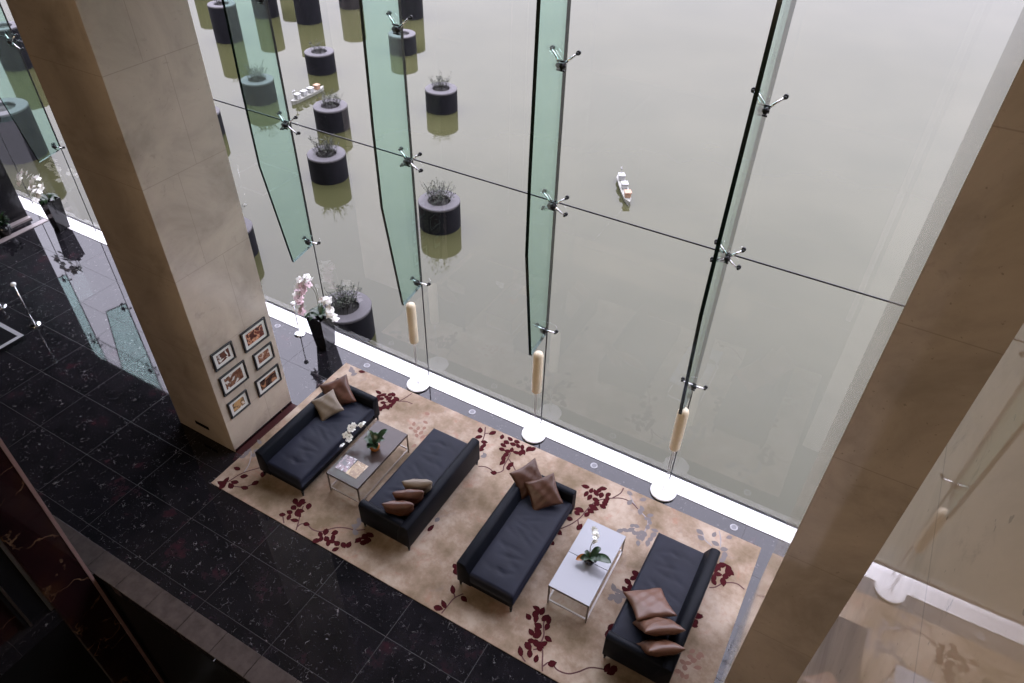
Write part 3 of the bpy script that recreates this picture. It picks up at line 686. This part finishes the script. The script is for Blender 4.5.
# ------------------------------------------------------------------ orchids
def blossom(bm, c, r, rr, mi=0, face=None):
    n = Vector(face if face else (rr.uniform(-.6, .6), rr.uniform(-.9, .1), rr.uniform(.3, 1))).normalized()
    a = n.cross(Vector((.3, .2, 1))).normalized(); b = n.cross(a); c = Vector(c)
    for k in range(5):
        t = 2*PI*k/5+rr.uniform(-.15, .15); d = a*math.cos(t)+b*math.sin(t); s = n.cross(d); w = r*.52
        p = [c, c+d*r*.45-s*w+n*r*.12, c+d*r*.95-s*w*.55+n*r*.05, c+d*r*1.08, c+d*r*.95+s*w*.55+n*r*.05, c+d*r*.45+s*w+n*r*.12]
        f = bm.faces.new([bm.verts.new(v) for v in p]); f.material_index = mi
    r0 = r*.16; q = c+n*r*.15
    vs = [bm.verts.new(q+v*r0) for v in (a, b, -a, -b)]; tp = bm.verts.new(q+n*r0*1.6)
    for i in range(4): bm.faces.new((vs[i], vs[(i+1) % 4], tp)).material_index = 1
def strap_leaf(bm, base, ang, L, w, rise, droop, mi=0, k=9):
    d = Vector((math.cos(ang), math.sin(ang), 0)); s = Vector((-d.y, d.x, 0)); prev = None; B = Vector(base)
    for i in range(k+1):
        t = i/k; p = B+d*L*t*(1-.1*t)+Vector((0, 0, rise*math.sin(t*PI*.62)-droop*t*t)); ww = w*math.sin(PI*(.10+.86*t))**.7 if i < k else .002
        cur = (bm.verts.new(p-s*ww+Vector((0, 0, ww*.25))), bm.verts.new(p-Vector((0, 0, ww*.15))), bm.verts.new(p+s*ww+Vector((0, 0, ww*.25))))
        if prev:
            for q in (0, 1): f = bm.faces.new((prev[q], cur[q], cur[q+1], prev[q+1])); f.material_index = mi
        prev = cur
def spray(e, pts, flowers, r, m, seed, petal='petal'):
    rr = random.Random(seed); P = [Vector(p) for p in pts]; Q = [P[0]*2-P[1]]+P+[P[-1]*2-P[-2]]; S = []
    for i in range(1, len(Q)-2):
        for t in (0, .2, .4, .6, .8):
            a, b, c, d = Q[i-1:i+3]; S.append(.5*((2*b)+(c-a)*t+(2*a-5*b+4*c-d)*t*t+(3*b-a-3*c+d)*t**3))
    S.append(P[-1])
    bm = new(); tube(bm, S, .006, 6, 0, .0035); link('flower_stem', bm, 'ostem', e, True)
    bm = new()
    for i in range(flowers):
        t = .42+.58*i/(flowers-1); p = S[int(t*(len(S)-1))]
        off = Vector((rr.uniform(-1, 1), rr.uniform(-1, 1), rr.uniform(-.8, .6)))*r*.7
        blossom(bm, p+off, r*rr.uniform(.8, 1.1), rr, 0)
    link('blossoms', bm, None, e, mats=[petal, 'pink' if petal == 'petal' and m else 'leaf2'])
def tall_orchid(x, y, label, sprays, seed, pots=(.13, .17), h=.78, nf=13, petal2=None):
    e = empty('potted_orchid', (x, y, 0.012)); tag(e, label, 'orchid', 'orchids in tall black floor pots')
    a, b = pots; bm = new()
    A = [bm.verts.new((sx*a, sy*a, 0)) for sx, sy in ((-1,-1),(1,-1),(1,1),(-1,1))]; B = [bm.verts.new((sx*b, sy*b, h)) for sx, sy in ((-1,-1),(1,-1),(1,1),(-1,1))]
    C = [bm.verts.new((sx*b*.88, sy*b*.88, h)) for sx, sy in ((-1,-1),(1,-1),(1,1),(-1,1))]; D = [bm.verts.new((sx*b*.86, sy*b*.86, h-.05)) for sx, sy in ((-1,-1),(1,-1),(1,1),(-1,1))]
    for R1, R2 in ((A, B), (B, C), (C, D)):
        for i in range(4): bm.faces.new((R1[i], R1[(i+1)%4], R2[(i+1)%4], R2[i]))
    bm.faces.new(A[::-1]); bm.faces.new(D); link('pot', bm, 'blackpot', e)
    bm = new(); rr = random.Random(seed)
    for k in range(9): strap_leaf(bm, (0, 0, h-.04), k*2*PI/9+rr.uniform(-.2, .2), rr.uniform(.24, .34), .05, .14, rr.uniform(.05, .16))
    link('leaves', bm, 'leaf', e, True)
    for i, (pts, pet) in enumerate(sprays): spray(e, pts, nf, .072, True, seed+i, pet)
tall_orchid(.17, -.33, 'pink and white orchid in a tall black pot standing right of the beige pillar',
  [([(0, 0, .74), (-.03, .02, 1.25), (-.16, -.02, 1.40), (-.32, -.06, 1.25), (-.36, -.10, .98), (-.33, -.12, .78)], 'pink'),
   ([(0, .03, .74), (-.02, .05, 1.30), (-.14, .03, 1.50), (-.32, .02, 1.42), (-.42, -.02, 1.20), (-.44, -.04, .95)], 'petal'),
   ([(.03, 0, .74), (.08, .02, 1.05), (.20, .02, 1.20), (.33, .0, 1.05), (.36, -.03, .82)], 'petal')], 5, pots=(.13, .19), nf=20)
tall_orchid(-8.05, -.30, 'white orchid in a tall black pot at the far left by the black end wall',
  [([(0, 0, .74), (-.15, .0, 1.15), (-.45, -.05, 1.35), (-.70, -.10, 1.20), (-.78, -.1, 1.0)], 'petal'),
   ([(0, 0, .74), (-.05, .05, 1.10), (-.25, .05, 1.25), (-.42, .0, 1.05), (-.46, -.05, .85)], 'petal'),
   ([(.0, 0, .74), (.05, -.05, 1.05), (.05, -.15, 1.15), (.12, -.30, .95)], 'petal')], 9, nf=13)
def low_orchid(x, y, z, label, potm, leaves, sp, seed, r=.036, nf=11):
    e = empty('table_orchid', (x, y, z)); tag(e, label, 'orchid', 'small orchids on the coffee tables')
    bm = new(); lathe(bm, [(.045, 0), (.075, .02), (.088, .07), (.078, .115), (.066, .125), (.060, .118), (.058, .09)], 24); link('pot', bm, potm, e, True)
    bm = new()
    for a, L, w, rise, dr in leaves: strap_leaf(bm, (0, 0, .11), math.radians(a), L, w, rise, dr)
    link('leaves', bm, 'leaf', e, True)
    spray(e, sp, nf, r, False, seed)
low_orchid(2.95, -2.25, .4612, 'low white orchid with dark leaves on the taupe coffee table', 'amber',
  [(150, .24, .055, .13, .0), (60, .28, .06, .19, -.03), (20, .20, .055, .15, 0), (200, .18, .06, .12, 0), (270, .18, .06, .09, .02), (320, .16, .055, .07, .02), (100, .16, .05, .15, 0), (240, .14, .06, .13, 0), (0, .14, .06, .13, 0)],
  [(0, 0, .10), (-.08, .04, .30), (-.22, .06, .40), (-.36, .0, .34), (-.40, -.12, .24), (-.40, -.24, .14)], 21, .052, 13)
low_orchid(6.80, -2.36, .4712, 'low white orchid with green leaves on the white coffee table', 'blackpot',
  [(5, .34, .07, .12, .05), (60, .20, .05, .10, .0), (330, .15, .05, .08, .03), (225, .16, .05, .05, .06), (180, .10, .04, .08, .0)],
  [(0, 0, .10), (-.03, .05, .28), (-.02, .15, .36), (-.06, .27, .32), (-.10, .34, .26)], 24, .040, 11)
bm = new(); strap_leaf(bm, (0, 0, .10), math.radians(215), .22, .055, .03, .05); o = link('leaves', bm, 'amber', None, True)
for t in bpy.data.objects:
    if t.name.startswith('table_orchid') and abs(t.location.x-6.80) < .01: o.parent = t; o['label'] = 'brown withered leaf'
o.name = 'brown_leaf'

# ------------------------------------------------------------------ floor lamps
def lamp():
    e = empty('floor_lamp')
    bm = new(); lathe(bm, [(.205, 0), (.212, .006), (.210, .020), (.190, .028), (.03, .032)], 48); link('base', bm, 'whitepaint', e, True)
    bm = new(); tube(bm, [(-.014, 0, .03), (-.014, 0, 1.08)], .006, 8); tube(bm, [(.014, 0, .03), (.014, 0, 1.08)], .006, 8); link('pole', bm, 'steel', e, True)
    bm = new(); lathe(bm, [(.03, 1.05), (.078, 1.06), (.082, 1.08), (.082, 1.84), (.070, 1.885), (.035, 1.905), (.01, 1.908)], 32); link('lamp_shade', bm, 'alabaster', e, True)
    bm = new(); tube(bm, [(0, 0, 1.02), (0, 0, 1.052)], .032, 16); link('collar', bm, 'chrome', e, True)
    return e
l0 = lamp()
for i, (x, y, l) in enumerate(((2.38, -.32, 'slim cream floor lamp by the glass, nearest the beige pillar'), (4.82, -.30, 'slim cream floor lamp by the glass, the middle one of three'), (7.20, -.30, 'slim cream floor lamp by the glass, nearest the right pillar'))):
    o = l0 if i == 0 else copy_tree(l0)
    o.location = (x, y, .012); tag(o, l, 'floor lamp', 'slim floor lamps along the glass wall')

# in-floor uplights
def uplight(x, y, label):
    e = empty('floor_uplight', (x, y, 0)); tag(e, label, 'floor light', 'round lights set in the floor along the glass')
    bm = new(); lathe(bm, [(.062, .0005), (.060, .005), (.042, .005), (.040, .001)], 28, cap0=False, cap1=False); link('ring', bm, 'ringwhite', e, True)
    bm = new(); lathe(bm, [(.040, .0008), (.004, .003)], 20, cap0=False); link('lens', bm, 'lens', e, True)
for x, l in ((-6.0, 'round floor light left of the beige pillar, beyond the dark reflections'), (-3.6, 'round floor light hidden behind the beige pillar'), (-1.06, 'round floor light just right of the beige pillar'),
             (1.23, 'round floor light behind the rust cushion sofa'), (3.61, 'round floor light between the first two floor lamps'),
             (6.01, 'round floor light between the last two floor lamps'), (8.39, 'round floor light nearest the right pillar')):
    if x != -3.6: uplight(x, -.385, l)

# ------------------------------------------------------------------ stanchions
def stanchion(x, y, h, label):
    e = empty('rope_stanchion', (x, y, .001)); tag(e, label, 'stanchion', 'slim barrier posts')
    bm = new(); lathe(bm, [(.105, 0), (.11, .010), (.10, .018), (.03, .026)], 32); link('base', bm, 'chrome', e, True)
    bm = new(); tube(bm, [(0, 0, .02), (0, 0, h-.06)], .011, 12); link('post', bm, 'chrome', e, True)
    bm = new(); lathe(bm, [(.012, h-.07), (.045, h-.055), (.050, h-.02), (.030, h), (.004, h+.006)], 24); link('finial', bm, 'whitepaint', e, True)
stanchion(-.50, -.34, .80, 'short chrome post with a white knob between the beige pillar and the pink orchid')
stanchion(-5.22, -2.86, 1.04, 'chrome post at the far left beside the black desk')
stanchion(-6.35, -2.86, .30, 'low chrome post cut by the left edge of the view')

# low black platform at far left edge
e = empty('display_platform', (-5.7, -3.9, 0)); tag(e, 'low black display platform with a white edge line at the far left', 'platform')
bm = new(); box(bm, -.75, .75, -.70, .69, 0, .10, bevel=.004, seg=1); link('body', bm, 'black', e)
bm = new()
for a in ((-.74, .74, .60, .68), (-.74, .74, -.69, -.61), (-.74, -.66, -.61, .60), (.66, .74, -.61, .60)): box(bm, a[0], a[1], a[2], a[3], .1, .103)
link('white_border', bm, 'ringwhite', e)
# dark potted plant by the black wall
e = empty('potted_plant', (-8.88, -1.15, .0)); tag(e, 'small dark leafy pot plant at the foot of the black end wall', 'plant')
bm = new(); lathe(bm, [(.12, 0), (.16, .26), (.14, .26), (.13, .22)], 24); link('pot', bm, 'blackpot', e, True)
bm = new(); rr = random.Random(3)
for k in range(26): strap_leaf(bm, (0, 0, .22), rr.uniform(0, 6.28), rr.uniform(.15, .30), .035, rr.uniform(.1, .3), rr.uniform(0, .1))
link('leaves', bm, 'leaf', e, True)

# ------------------------------------------------------------------ pictures
FR = [(-2.49, -1.97, 1.68, 2.075, 'P1', 'topmost right framed picture on the pillar, a dark red scene', ((.06,.012,.008), (.16,.03,.015), (.75,.35,.2), 7, 2)),
 (-2.38, -1.97, 1.21, 1.55, 'P2', 'middle right framed picture on the pillar, a pale portrait', ((.16,.05,.03), (.60,.42,.32), (.35,.18,.11), 8, 5)),
 (-2.48, -1.95, .675, 1.04, 'P3', 'bottom right framed picture on the pillar, dark above a light patch', ((.03,.015,.012), (.35,.16,.08), (.07,.03,.02), 7, 9)),
 (-3.08, -2.67, 1.745, 2.085, 'P4', 'topmost left framed picture on the pillar, brown on white', ((.12,.04,.025), (.70,.66,.60), (.10,.04,.03), 8, 12)),
 (-3.08, -2.56, 1.205, 1.60, 'P5', 'middle left framed picture on the pillar, brown figure on white', ((.12,.05,.03), (.66,.62,.56), (.25,.12,.07), 7, 15)),
 (-3.085, -2.675, .70, 1.04, 'P6', 'lowest left framed picture on the pillar, tan and black on white', ((.48,.28,.12), (.70,.66,.60), (.05,.04,.04), 8, 19))]
for y0, y1, z0, z1, nm, label, pm in FR:
    e = empty('framed_picture', (.70, (y0+y1)/2, (z0+z1)/2)); tag(e, label, 'picture', 'framed pictures on the beige pillar')
    a, b = (y1-y0)/2, (z1-z0)/2; t = .028
    bm = new()
    for q in ((-a, a, b-t, b), (-a, a, -b, -b+t), (-a, -a+t, -b+t, b-t), (a-t, a, -b+t, b-t)): box(bm, .001, .030, q[0], q[1], q[2], q[3], bevel=.002, seg=1)
    link('frame', bm, 'frame', e)
    bm = new(); box(bm, .002, .012, -a+t, a-t, -b+t, b-t); link('mount', bm, 'mount', e)
    bm = new(); box(bm, .012, .0135, -a+.085, a-.085, -b+.085, b-.085); link('print', bm, picture_mat('print_'+nm, *pm), e)

# ------------------------------------------------------------------ light
w = bpy.data.worlds.new('overcast_sky'); scene.world = w; w.use_nodes = True; nt = w.node_tree; nt.nodes.clear()
out = N(nt, 'ShaderNodeOutputWorld'); bg = N(nt, 'ShaderNodeBackground', Strength=1.)
tc = N(nt, 'ShaderNodeTexCoord'); sp = N(nt, 'ShaderNodeSeparateXYZ'); nt.links.new(tc.outputs['Generated'], sp.inputs[0])
K = SKY
stops = [(0., (1.6,1.62,1.68)), (.10, (1.5,1.5,1.58)), (.30, (2.75,2.75,2.9)), (.48, (5.0,5.0,5.3)), (.66, (7.6,7.6,8.1)), (1., (6.8,6.8,7.3))]
cr = ramp(nt, sp.outputs[2], [(p, tuple(c/10*q for c, q in zip(col, (.955, .93, 1.065)))) for p, col in stops])
mul = N(nt, 'ShaderNodeVectorMath', operation='SCALE'); nt.links.new(cr, mul.inputs[0]); mul.inputs['Scale'].default_value = 10*K
nt.links.new(mul.outputs[0], bg.inputs[0]); nt.links.new(bg.outputs[0], out.inputs[0])
def area(name, loc, rot, sx, sy, power, color):
    l = bpy.data.lights.new(name, 'AREA'); l.shape = 'RECTANGLE'; l.size = sx; l.size_y = sy; l.energy = power; l.color = color
    o = bpy.data.objects.new(name, l); COL.objects.link(o); o.location = loc; o.rotation_euler = rot; return o
area('warm_fill', (1.5, -15.5, 6.5), (math.radians(92), 0, 0), 9, 3, WARM, (1., .78, .56))  # added warm fill behind the camera, no fixture of the lobby

# ------------------------------------------------------------------ camera
cam = bpy.data.cameras.new('camera'); co = bpy.data.objects.new('camera', cam); COL.objects.link(co)
cam.sensor_width = 36; cam.lens = 713.037/1024*36; cam.clip_start = .05; cam.clip_end = 1000
R = Matrix(((0.8675855, -0.3377899, 0.3649568), (0.4968793, 0.5590837, -0.6637292), (0.0201596, 0.7571812, 0.6528937)))
co.matrix_world = Matrix.Translation((8.4672245, -7.8077259, 9.3147175)) @ R.to_4x4()
scene.camera = co
scene.view_settings.view_transform = 'Standard'; scene.view_settings.look = 'None'
scene.view_settings.exposure = 0.; scene.view_settings.gamma = 1.; scene.view_settings.use_curve_mapping = False
scene.render.engine = 'CYCLES'
scene.cycles.use_denoising = True
scene.cycles.max_bounces = 12; scene.cycles.transparent_max_bounces = 24; scene.cycles.diffuse_bounces = 5; scene.cycles.glossy_bounces = 6
scene.cycles.caustics_reflective = False; scene.cycles.caustics_refractive = False
scene.cycles.sample_clamp_indirect = 6.
